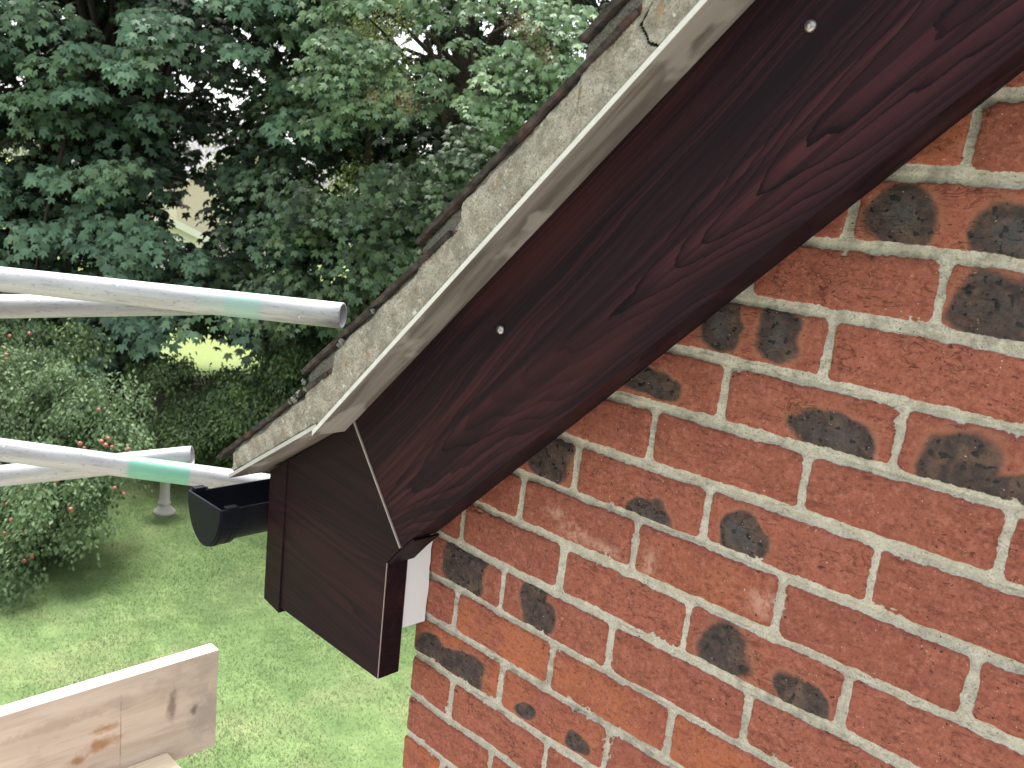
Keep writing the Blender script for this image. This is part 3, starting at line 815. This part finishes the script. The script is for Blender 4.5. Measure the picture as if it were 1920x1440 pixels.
def grass():
    n = 300000
    x = rng.uniform(-14.5, -4.2, n); y = rng.uniform(0.6, 9.5, n)
    d = fbm(x * 0.9, y * 0.9, 5, 3); keepm = rng.random(n) < 0.75 + 0.6 * d
    P = np.stack([x, y], -1)[keepm]; uv = pix(np.c_[P, np.full(len(P), GROUND)])
    ok = (uv[:, 0] > -80) & (uv[:, 0] < 900) & (uv[:, 1] < 1560) & (uv[:, 1] > 900); P = P[ok]; n = len(P)
    h = rng.uniform(0.015, 0.038, n) * (0.8 + 0.5 * fbm(P[:, 0] * 2, P[:, 1] * 2, 9, 2)); a = rng.uniform(0, 2 * np.pi, n); w = rng.uniform(0.002, 0.004, n)
    lean = rng.uniform(0.3, 1.3, n) * h; la = rng.uniform(0, 2 * np.pi, n)
    V = np.zeros((n, 3, 3))
    V[:, 0] = np.c_[P[:, 0] - w * np.cos(a), P[:, 1] - w * np.sin(a), np.full(n, GROUND)]
    V[:, 1] = np.c_[P[:, 0] + w * np.cos(a), P[:, 1] + w * np.sin(a), np.full(n, GROUND)]
    V[:, 2] = np.c_[P[:, 0] + lean * np.cos(la), P[:, 1] + lean * np.sin(la), GROUND + h]
    sx_ = P[:, 0] * math.cos(.49) - P[:, 1] * math.sin(.49); sy_ = P[:, 0] * math.sin(.49) + P[:, 1] * math.cos(.49)
    big = np.clip(0.5 + 0.7 * fbm(P[:, 0] * 0.7, P[:, 1] * 0.7, 31, 3) + 0.75 * fbm(sx_ * 0.45, sy_ * 1.8, 77, 3) + rng.normal(0, 0.18, n), 0, 1)
    dry = np.clip(fbm(P[:, 0] * 0.8 + 9, P[:, 1] * 0.8, 57, 3) * 1.5 + 0.15 + rng.normal(0, 0.2, n), 0, 1)
    A = np.repeat(np.stack([big, dry, big, big], -1), 3, 0)
    m = mat_leaf('grass_blade', (0.084, 0.140, 0.049), (0.162, 0.234, 0.088), (0.240, 0.245, 0.140), 0.6, 0.3, 0.1)
    o = mesh_np('grass', V.reshape(-1, 3), np.arange(3 * n).reshape(n, 3), m, None, False, {'leaf': A})
    tag(o, 'short mown grass with dry straw patches below the scaffold', 'grass', None, 'stuff')


grass()


# ------------------------------------------------------------------ foliage
def maple(fine):
    tips = [(0, 0.60), (52, 0.54), (-52, 0.54), (106, 0.37), (-106, 0.37)]; sin_ = [(27, 0.30), (-27, 0.30), (80, 0.27), (-80, 0.27), (150, 0.20), (-150, 0.20)]
    P = tips + sin_ + [(180, 0.08)]
    if fine:
        for a_, r in tips: P += [(a_ - 11, r * 0.74), (a_ + 11, r * 0.74)]
    P.sort()
    out = [(0.0, 0.0, 0.03)]
    for a_, r in P:
        w_ = math.radians(a_); out.append((r * math.sin(w_), r * math.cos(w_), -0.22 * r * r - (0.05 if r > 0.35 else -0.03)))
    n_ = len(P); return np.array(out), np.array([[0, 1 + i, 1 + (i + 1) % n_] for i in range(n_)])


def simple_leaf():
    V = np.array([(0, -0.5, 0), (0.24, -0.12, 0.05), (0.2, 0.2, 0.03), (0, 0.5, -0.08), (-0.2, 0.2, 0.03), (-0.24, -0.12, 0.05), (0, 0, -0.02)])
    return V, np.array([[6, 0, 1], [6, 1, 2], [6, 2, 3], [6, 3, 4], [6, 4, 5], [6, 5, 0]])


LEAF = {'maple': maple(True), 'maple_far': maple(False), 'simple': simple_leaf()}


def unit(v): return v / (np.linalg.norm(v, axis=-1, keepdims=True) + 1e-9)


class Crown:
    def __init__(s): s.P = []; s.N = []; s.D = []; s.S = []; s.A = []; s.k = []
    def add(s, P, N, D, S, tint, hue):
        s.P.append(P); s.N.append(unit(N)); s.D.append(D); s.S.append(S); s.A.append(np.stack([tint, hue, tint, tint], -1))
    def build(s, name, mat, parent, kind):
        P = np.concatenate(s.P); N = np.concatenate(s.N); D = np.concatenate(s.D); S = np.concatenate(s.S); A = np.concatenate(s.A)
        yv = unit(D - N * np.sum(D * N, -1, keepdims=True)); xv = np.cross(yv, N)
        T, F = LEAF[kind]; m = len(T); n = len(P)
        V = P[:, None] + S[:, None, None] * (T[None, :, 0:1] * xv[:, None] + T[None, :, 1:2] * yv[:, None] + T[None, :, 2:3] * N[:, None])
        FF = (F[None] + (np.arange(n) * m)[:, None, None]).reshape(-1, 3)
        return mesh_np(name, V.reshape(-1, 3), FF, mat, parent, False, {'leaf': np.repeat(np.clip(A, 0, 1), m, 0)})


TOCAM = unit(np.array([-CAM_R[2][0], -CAM_R[2][1], 0.0]))


def bough(cr, c, a, nleaf, size, tint, hue, out, droop=0.55, thick=0.10, spread=0.35):
    """an umbrella of leaves hanging off one branch end; `out` points away from the trunk"""
    out = unit(out); up = np.array([0, 0, 1.0]); side = unit(np.cross(out, up))
    r = np.sqrt(rng.random(nleaf)) * a; th = rng.uniform(0, 2 * np.pi, nleaf)
    lx = r * np.cos(th); ly = r * np.sin(th) * 0.85
    z = -droop * (np.maximum(lx, 0) ** 1.5) / a ** 0.5 - 0.35 * droop * ly ** 2 / a - 0.25 * droop * r ** 2 / a + rng.normal(0, thick * a, nleaf)
    P = c + lx[:, None] * out + ly[:, None] * side + z[:, None] * up
    rad = unit(lx[:, None] * out + ly[:, None] * side + 1e-4)
    N = up * 0.75 + out * 0.55 + rad * 0.35 * (r / a)[:, None] + rng.normal(0, spread, (nleaf, 3))
    D = rad * 0.5 + out * 0.5 - up * 0.9 + rng.normal(0, 0.35, (nleaf, 3))
    S = size * rng.uniform(0.7, 1.25, nleaf)
    cr.add(P, N, D, S, tint + rng.normal(0, 0.17, nleaf), np.clip(hue + rng.normal(0, 0.15, nleaf), 0, 1))


def in_gap(u, v, gaps, f=1.0, grow=0.0):
    return any(((u - a) / (rx * f + grow)) ** 2 + ((v - b_) / (ry * f + grow)) ** 2 < 1 for a, b_, rx, ry in gaps)


def trunk_of(parent, name, base, top, r0, limbs, mat=M_BARK):
    V, F = tube_mesh([base, base + (top - base) * 0.25 + rng.normal(0, .08, 3), base + (top - base) * 0.6 + rng.normal(0, .12, 3), top], [r0 * 1.25, r0, r0 * 0.75, r0 * 0.35], 12)
    V = list(V); F = list(F)
    for s_, e in limbs:
        st_ = base + (top - base) * s_; e = np.array(e)
        mid = (st_ + e) / 2 + np.array([0, 0, 0.08 * np.linalg.norm(e - st_)]) + rng.normal(0, .12, 3); q = st_ * .75 + mid * .25
        v2, f2 = tube_mesh([st_, q, mid, mid * .4 + e * .6 + rng.normal(0, .06, 3), e], [r0 * .22, r0 * .18, r0 * .12, r0 * .08, r0 * .03], 7)
        o = len(V); V += list(v2); F += [[i + o for i in f] for f in f2]
    t = mesh_py(name, V, F, mat, None, True); keep(t, parent); return t


GAPS = [(490, 132, 8, 12), (352, 160, 12, 3), (372, 262, 24, 16), (382, 345, 34, 66), (335, 440, 24, 16), (395, 640, 100, 36), (592, 312, 14, 3), (500, 480, 10, 4), (615, 465, 5, 8), (870, 140, 8, 6), (858, 165, 3, 10)]


def sycamore_left():
    base = at(215, 760, 21.0); base[2] = GROUND
    t = empty('sycamore_tree', base, 'broad dark green sycamore filling the left of the view above the scaffold tubes', 'tree')
    cr = Crown(); bk = Crown(); ends = []
    ctr = at(230, 300, 20.5)
    def go(n, d0, d1, a, nl, size, tint, C, dark=0.0, f=1.0, vmax=690):
        k = 0; tries = 0
        while k < n and tries < n * 30:
            tries += 1
            u = rng.uniform(-330, 660); v = rng.uniform(-420, vmax)
            lim = 690 - 0.0006 * max(0, u - 300) ** 2 - (60 if u < 60 else 0)
            if v > lim: continue
            if in_gap(u, v, GAPS, 1.0, 0.42 * a * 1679 / d1 * f / 1.1): continue
            p = at(u, v, rng.uniform(d0, d1))
            out = p - ctr; out[2] = 0; out = unit(out) * 0.5 + TOCAM * 0.9 + rng.normal(0, 0.25, 3) * np.array([1, 1, 0])
            hue = 0.05 + 0.25 * (rng.random() < 0.12)
            bough(C, p, a * rng.uniform(0.7, 1.25), int(nl * rng.uniform(0.7, 1.3)), size, tint + rng.normal(0, 0.14), hue, out)
            ends.append(p); k += 1
    go(165, 16.3, 17.8, 0.66, 58, 0.25, 0.72, cr, f=1.2)  # leaf colour darkens layer by layer, painting in shade between the boughs
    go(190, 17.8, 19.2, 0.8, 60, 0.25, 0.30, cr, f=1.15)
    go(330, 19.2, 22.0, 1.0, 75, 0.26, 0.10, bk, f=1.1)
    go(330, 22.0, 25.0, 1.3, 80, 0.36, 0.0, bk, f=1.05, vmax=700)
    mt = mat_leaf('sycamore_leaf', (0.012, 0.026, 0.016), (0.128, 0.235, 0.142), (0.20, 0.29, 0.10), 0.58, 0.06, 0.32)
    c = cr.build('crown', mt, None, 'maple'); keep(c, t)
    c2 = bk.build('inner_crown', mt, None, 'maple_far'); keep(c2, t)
    sel = [e for e in ends[::9] if not in_gap(*pix(e), GAPS, 1.0, 150)]
    trunk_of(t, 'trunk', base, at(230, -200, 20.5), 0.42, [(rng.uniform(0.25, 0.8), e) for e in sel])


def sycamore_right():
    base = at(900, 720, 17.5); base[2] = GROUND
    t = empty('sycamore_tree', base, 'lighter green sycamore with hanging seed clusters rising behind the roof verge', 'tree')
    cr = Crown(); bk = Crown(); sd_c = Crown(); ends = []
    ctr = at(880, 200, 17.0)
    def go(n, d0, d1, a, nl, size, tint, C, box_, hue0=0.1, f=1.1):
        k = 0; tries = 0
        while k < n and tries < n * 30:
            tries += 1
            u = rng.uniform(box_[0], box_[2]); v = rng.uniform(box_[1], box_[3])
            if in_gap(u, v, GAPS, 1.0, 0.42 * a * 1679 / d1 * f / 1.1): continue
            p = at(u, v, rng.uniform(d0, d1)); out = p - ctr; out[2] = 0; out = unit(out) * 0.6 + TOCAM * 0.8 + rng.normal(0, 0.25, 3) * np.array([1, 1, 0])
            bough(C, p, a * rng.uniform(0.7, 1.25), int(nl * rng.uniform(0.7, 1.3)), size, tint + rng.normal(0, 0.13), hue0 + 0.25 * (rng.random() < 0.2), out)
            ends.append(p); k += 1
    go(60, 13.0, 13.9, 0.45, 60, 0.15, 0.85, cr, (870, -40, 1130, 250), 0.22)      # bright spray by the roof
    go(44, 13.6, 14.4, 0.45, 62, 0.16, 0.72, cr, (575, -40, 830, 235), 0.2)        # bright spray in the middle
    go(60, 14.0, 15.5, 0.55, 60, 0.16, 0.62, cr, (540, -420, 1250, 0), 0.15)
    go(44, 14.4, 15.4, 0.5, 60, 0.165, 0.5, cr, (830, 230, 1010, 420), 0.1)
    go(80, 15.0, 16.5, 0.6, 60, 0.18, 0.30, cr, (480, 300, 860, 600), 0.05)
    go(260, 16.5, 19.5, 0.9, 75, 0.22, 0.08, bk, (500, -300, 1350, 690), 0.03)  # inner boughs get darker leaf colour as painted crown shade
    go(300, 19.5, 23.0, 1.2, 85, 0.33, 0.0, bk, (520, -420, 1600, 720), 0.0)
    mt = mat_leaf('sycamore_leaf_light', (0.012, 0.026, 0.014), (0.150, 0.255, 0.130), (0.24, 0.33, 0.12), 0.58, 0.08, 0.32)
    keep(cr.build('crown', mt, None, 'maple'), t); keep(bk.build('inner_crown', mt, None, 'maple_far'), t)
    mt_keys = mat_leaf('sycamore_keys', (0.16, 0.075, 0.04), (0.22, 0.13, 0.07), (0.2, 0.16, 0.07), 0.6, 0.2)
    for u, v in ((985, 52), (1000, 62), (1012, 95), (1030, 108), (700, 185), (750, 190), (1020, 120), (765, 200), (960, 45)):
        p = at(u, v, 12.9); n_ = 60
        sd_c = Crown()
        sd_c.add(p + rng.normal(0, 0.09, (n_, 3)), rng.normal(0, 1, (n_, 3)), np.array([0, 0, -1.0]) + rng.normal(0, .4, (n_, 3)), rng.uniform(.03, .06, n_), rng.uniform(0, 1, n_), rng.uniform(0, .5, n_))
        keep(sd_c.build('seed_cluster', mt_keys, None, 'simple'), t)  # one hanging bunch of winged seeds, no leaves in it
    trunk_of(t, 'trunk', base, at(880, -250, 17.0), 0.32, [(rng.uniform(0.3, 0.85), e) for e in ends[::12] if not in_gap(*pix(e), GAPS, 1.0, 150)])


def small_leaf_tree():
    base = at(700, 760, 19.5); base[2] = GROUND
    t = empty('small_leaved_tree', base, 'yellowish green small leaved tree showing between the two sycamores', 'tree')
    C = Crown()
    for u0, v0, ru, rv, n, d in ((705, 95, 75, 75, 26, 15.0), (720, 20, 60, 50, 14, 15.4), (690, 130, 60, 40, 10, 14.9), (690, 340, 110, 60, 22, 16.5), (380, 280, 40, 40, 8, 26.0), (560, 190, 40, 50, 12, 20.0)):
        for k in range(n):
            u = u0 + rng.normal(0, ru * .5); v = v0 + rng.normal(0, rv * .5); p = at(u, v, d + rng.uniform(-.3, .8))
            bough(C, p, rng.uniform(.25, .5), 85, 0.052, 0.5 + rng.normal(0, .2), 0.45, TOCAM, 0.4, 0.22, 0.6)
    mt = mat_leaf('small_leaf', (0.050, 0.090, 0.022), (0.140, 0.220, 0.050), (0.28, 0.34, 0.08), 0.5, 0.4)
    keep(C.build('crown', mt, None, 'simple'), t)
    trunk_of(t, 'trunk', base, at(705, 0, 16.5), 0.14, [(0.5, at(690, 340, 16.6)), (0.75, at(705, 100, 15.3)), (.6, at(560, 190, 20.0))])


def shrub(name, label, cat, base_uv, blobs, leaf, size, mats, tints, per=150, flat=0.55):
    base = at(*base_uv); base[2] = GROUND
    t = empty(name, base, label, cat)
    C = Crown(); tips = []
    for u, v, ru, rv, d, n, ti in blobs:
        for k in range(n):
            r = math.sqrt(rng.random()); w_ = rng.uniform(0, 2 * math.pi)
            p = at(u + ru * r * math.cos(w_), v + rv * r * math.sin(w_), d + rng.uniform(-.5, .5) + 0.6 * r)
            if p[2] < GROUND + 0.05: p[2] = GROUND + rng.uniform(0.05, 0.3)
            bough(C, p, rng.uniform(.2, .42), int(per * rng.uniform(.6, 1.3)), size, ti + tints + rng.normal(0, .15), 0.1 + 0.3 * (rng.random() < .15), TOCAM + rng.normal(0, .4, 3) * np.array([1, 1, 0]), flat, 0.28, 0.6)
            tips.append(p)
    keep(C.build('foliage', mats, None, leaf), t)
    V, F = [], []
    for e in tips[::6]:
        v2, f2 = tube_mesh([base + rng.normal(0, .15, 3) * np.array([1, 1, 0]), (base + e) / 2 + np.array([0, 0, .2]), e], [.035, .022, .006], 6)
        o = len(V); V += list(v2); F += [[i + o for i in f] for f in f2]
    keep(mesh_py('stem', V, F, M_BARK, None, True), t)
    return t, tips


sycamore_left(); sycamore_right(); small_leaf_tree()
mt_apple = mat_leaf('apple_leaf', (0.042, 0.078, 0.032), (0.145, 0.225, 0.105), (0.20, 0.26, 0.11), 0.6, 0.22, 0.25)
apple, tips = shrub('apple_tree', 'low spreading apple tree dotted with pink red fruit beside the lawn', 'tree', (60, 1000, 12.2),
              [(40, 700, 110, 55, 12.6, 26, .0), (140, 770, 150, 60, 12.4, 40, .1), (120, 840, 150, 75, 12.0, 56, .12), (60, 960, 120, 90, 11.4, 46, .0), (-120, 850, 140, 200, 11.8, 60, 0), (170, 880, 90, 45, 12.3, 24, .05), (20, 1050, 40, 60, 11.0, 14, -.1)],
              'simple', 0.072, mt_apple, 0.5)
M_FRUIT = NT('apple_skin'); fr, _, _, _ = M_FRUIT.attr('leaf')
M_FRUIT = M_FRUIT.out(M_FRUIT.mix(M_FRUIT.noise(scale=18, detail=2), (0.36, 0.075, 0.075), (0.42, 0.17, 0.13)), 0.4, 0.5)


def apples():
    prof = [(0.0, -0.026), (0.012, -0.030), (0.024, -0.022), (0.031, -0.004), (0.030, 0.012), (0.020, 0.025), (0.008, 0.027), (0.001, 0.020)]
    k = 12
    V = [(r * math.cos(2 * math.pi * j / k), r * math.sin(2 * math.pi * j / k), z) for r, z in prof for j in range(k)]
    F = [[i * k + j, i * k + (j + 1) % k, (i + 1) * k + (j + 1) % k, (i + 1) * k + j] for i in range(len(prof) - 1) for j in range(k)]
    src = mesh_py('apple', V, F, M_FRUIT, None, True); me = src.data
    pts = [(18, 630), (55, 625), (12, 665), (185, 768), (190, 828), (210, 838), (203, 822), (158, 840), (172, 880), (105, 902), (132, 955), (35, 840), (60, 1045), (48, 995), (40, 1040), (12, 945), (50, 920), (22, 975), (90, 985), (215, 915), (232, 926), (70, 845), (150, 832), (198, 835), (215, 975 - 60), (45, 1052), (88, 870), (240, 842), (120, 880), (8, 1000), (65, 945), (30, 915), (250, 895), (-40, 900), (-60, 760)]
    for i, (u, v) in enumerate(pts):
        o = src if i == 0 else link(bpy.data.objects.new('apple', me))
        o.location = at(u, v, 11.2 + rng.uniform(-.1, .25) + (1.0 if v < 720 else 0) + (.35 if u > 150 else 0)); o.rotation_euler = rng.uniform(0, 3, 3)
        s_ = rng.uniform(.7, 1.0); o.scale = (s_, s_, s_); keep(o, apple)


apples()
mt_hedge = mat_leaf('hedge_leaf', (0.020, 0.042, 0.018), (0.120, 0.210, 0.080), (0.24, 0.33, 0.09), 0.55, 0.15, 0.3)
shrub('hedge', 'dense dark green hedge running behind the lower eaves and lawn edge', 'hedge', (470, 850, 16.4),
      [(430, 790, 120, 70, 15.6, 70, .1), (560, 740, 110, 90, 15.8, 70, -.05), (340, 820, 70, 50, 15.2, 34, .0), (640, 700, 90, 110, 16.4, 60, -.2), (520, 860, 110, 50, 15.2, 50, .05), (760, 700, 110, 130, 17, 60, -.2), (440, 720, 130, 22, 16.8, 22, .0), (560, 690, 80, 40, 16.6, 20, 0.1), (660, 880, 120, 80, 15.2, 50, 0)],
      'simple', 0.075, mt_hedge, 0.30, 130)
shrub('laurel_shrub', 'leafy shrub in shade at the left edge below the sycamore branches', 'shrub', (30, 700, 15.0),
      [(60, 660, 120, 60, 14.5, 44, .0), (300, 700, 60, 30, 16.0, 20, -.15), (-100, 660, 120, 90, 14.5, 40, 0)], 'simple', 0.08, mt_hedge, 0.28, 110)

# birdbath on the lawn edge
bb = at(308, 964, 14.3); bb[2] = GROUND
bird = empty('birdbath', bb, 'cast stone birdbath pedestal standing where lawn meets the bushes', 'birdbath')
o = lathe('pedestal', [(0.165, 0), (0.165, 0.045), (0.14, 0.06), (0.115, 0.10), (0.09, 0.13), (0.085, 0.15), (0.10, 0.165), (0.10, 0.185), (0.082, 0.20), (0.075, 0.40), (0.082, 0.58), (0.11, 0.62), (0.11, 0.65)], (0, 0, 0), M_STONE); o.parent = bird
o = lathe('bowl', [(0.10, 0.65), (0.17, 0.68), (0.24, 0.73), (0.26, 0.76), (0.25, 0.765), (0.22, 0.74), (0.05, 0.70), (0.001, 0.698)], (0, 0, 0), M_STONE); o.parent = bird

# ------------------------------------------------------------------ beyond the trees
M_CREAM = mat_plain('cream_render', (0.62, 0.55, 0.46), 0.9, 0.2, 0, 0.06, 4); M_SLATE = mat_plain('grey_roof', (0.20, 0.19, 0.20), 0.85, 0.3, 0, 0.2, 6)
M_WPAINT = mat_plain('white_paint', (0.75, 0.75, 0.74), 0.5, 0.4, 0, 0.03); M_GLASS = mat_plain('window_glass', (0.04, 0.05, 0.06), 0.08, 0.6)
M_REDR = mat_plain('red_roof', (0.30, 0.10, 0.09), 0.85, 0.2, 0, 0.2, 5)


def far_house(u, v, depth, w_, wallh, rise, L, mats, label, name, cat):
    p = at(u, v, depth); base = np.array([p[0], p[1], GROUND])
    root = empty(name, base, label, cat); f = unit(np.array([CAM_C[0] - p[0], CAM_C[1] - p[1], 0.0])); ang = math.atan2(f[1], f[0]) + math.radians(90) + math.radians(22)
    root.rotation_euler = (0, 0, ang)
    h = w_ / 2
    o = prism('wall', [(-h, 0), (h, 0), (h, wallh), (0, wallh + rise), (-h, wallh)], 0, L, mats[0]); o.parent = root
    s_ = rise / h
    for sg in (-1, 1):
        o = prism('roof_slope', [(sg * (h + .4), wallh - .4 * s_ + .02), (0, wallh + rise + .02), (0, wallh + rise + .2), (sg * (h + .4), wallh - .4 * s_ + .2)], -.3, L + .3, mats[1]); o.parent = root
        o = prism('bargeboard', [(sg * (h + .4), wallh - .4 * s_ - .2), (sg * .01, wallh + rise - .2), (sg * .01, wallh + rise + .18), (sg * (h + .4), wallh - .4 * s_ + .18)], -.36, -.31, M_WPAINT); o.parent = root
    for wx, wz in ((h * .45, wallh - 1.6), (h * .45, 1.0)):
        if wallh < 3 and wz < 1.2: continue
        fr_ = box('window', (wx - .6, -.06, wz), (wx + .6, -.004, wz + 1.1), M_WPAINT); fr_.parent = root
        g_ = box('pane', (wx - .52, -.075, wz + .08), (wx + .52, -.062, wz + 1.02), M_GLASS); g_.parent = fr_
    return root


far_house(450, 300, 55, 7.5, 4.3, 2.9, 9, (M_CREAM, M_SLATE), 'distant cream house with grey roof glimpsed through the sycamore', 'background_house', 'house')
far_house(300, 455, 44, 4.2, 1.9, 0.9, 5, (M_WPAINT, M_REDR), 'low pale outbuilding with red roof seen between branches', 'garden_outbuilding', 'outbuilding')


def far_trees():
    mt = mat_leaf('far_leaf', (0.075, 0.115, 0.035), (0.14, 0.20, 0.06), (0.22, 0.25, 0.08), 0.6, 0.3)
    for i, (u, v, d, hgt) in enumerate(((330, 300, 70, 6.0), (520, 330, 75, 7.0), (640, 320, 72, 6.5), (880, 300, 80, 8.0), (200, 330, 66, 5.5), (60, 320, 68, 6))):
        p = at(u, v, d); base = np.array([p[0], p[1], GROUND])
        t = empty('far_tree', base, 'hazy yellow green tree far beyond the field, mostly hidden by nearer leaves', 'tree', 'trees beyond the field')
        C = Crown()
        for k in range(26):
            w_ = rng.uniform(0, 2 * math.pi); r = rng.uniform(0, 2.2); q = base + np.array([r * math.cos(w_), r * math.sin(w_), rng.uniform(1.2, hgt)])
            bough(C, q, rng.uniform(.8, 1.4), 55, 0.34, .5 + rng.normal(0, .2), .2, TOCAM, .4, .3, .6)
        keep(C.build('crown', mt, None, 'simple'), t)
        trunk_of(t, 'trunk', base, base + np.array([0, 0, hgt * .8]), .2, [])


far_trees()
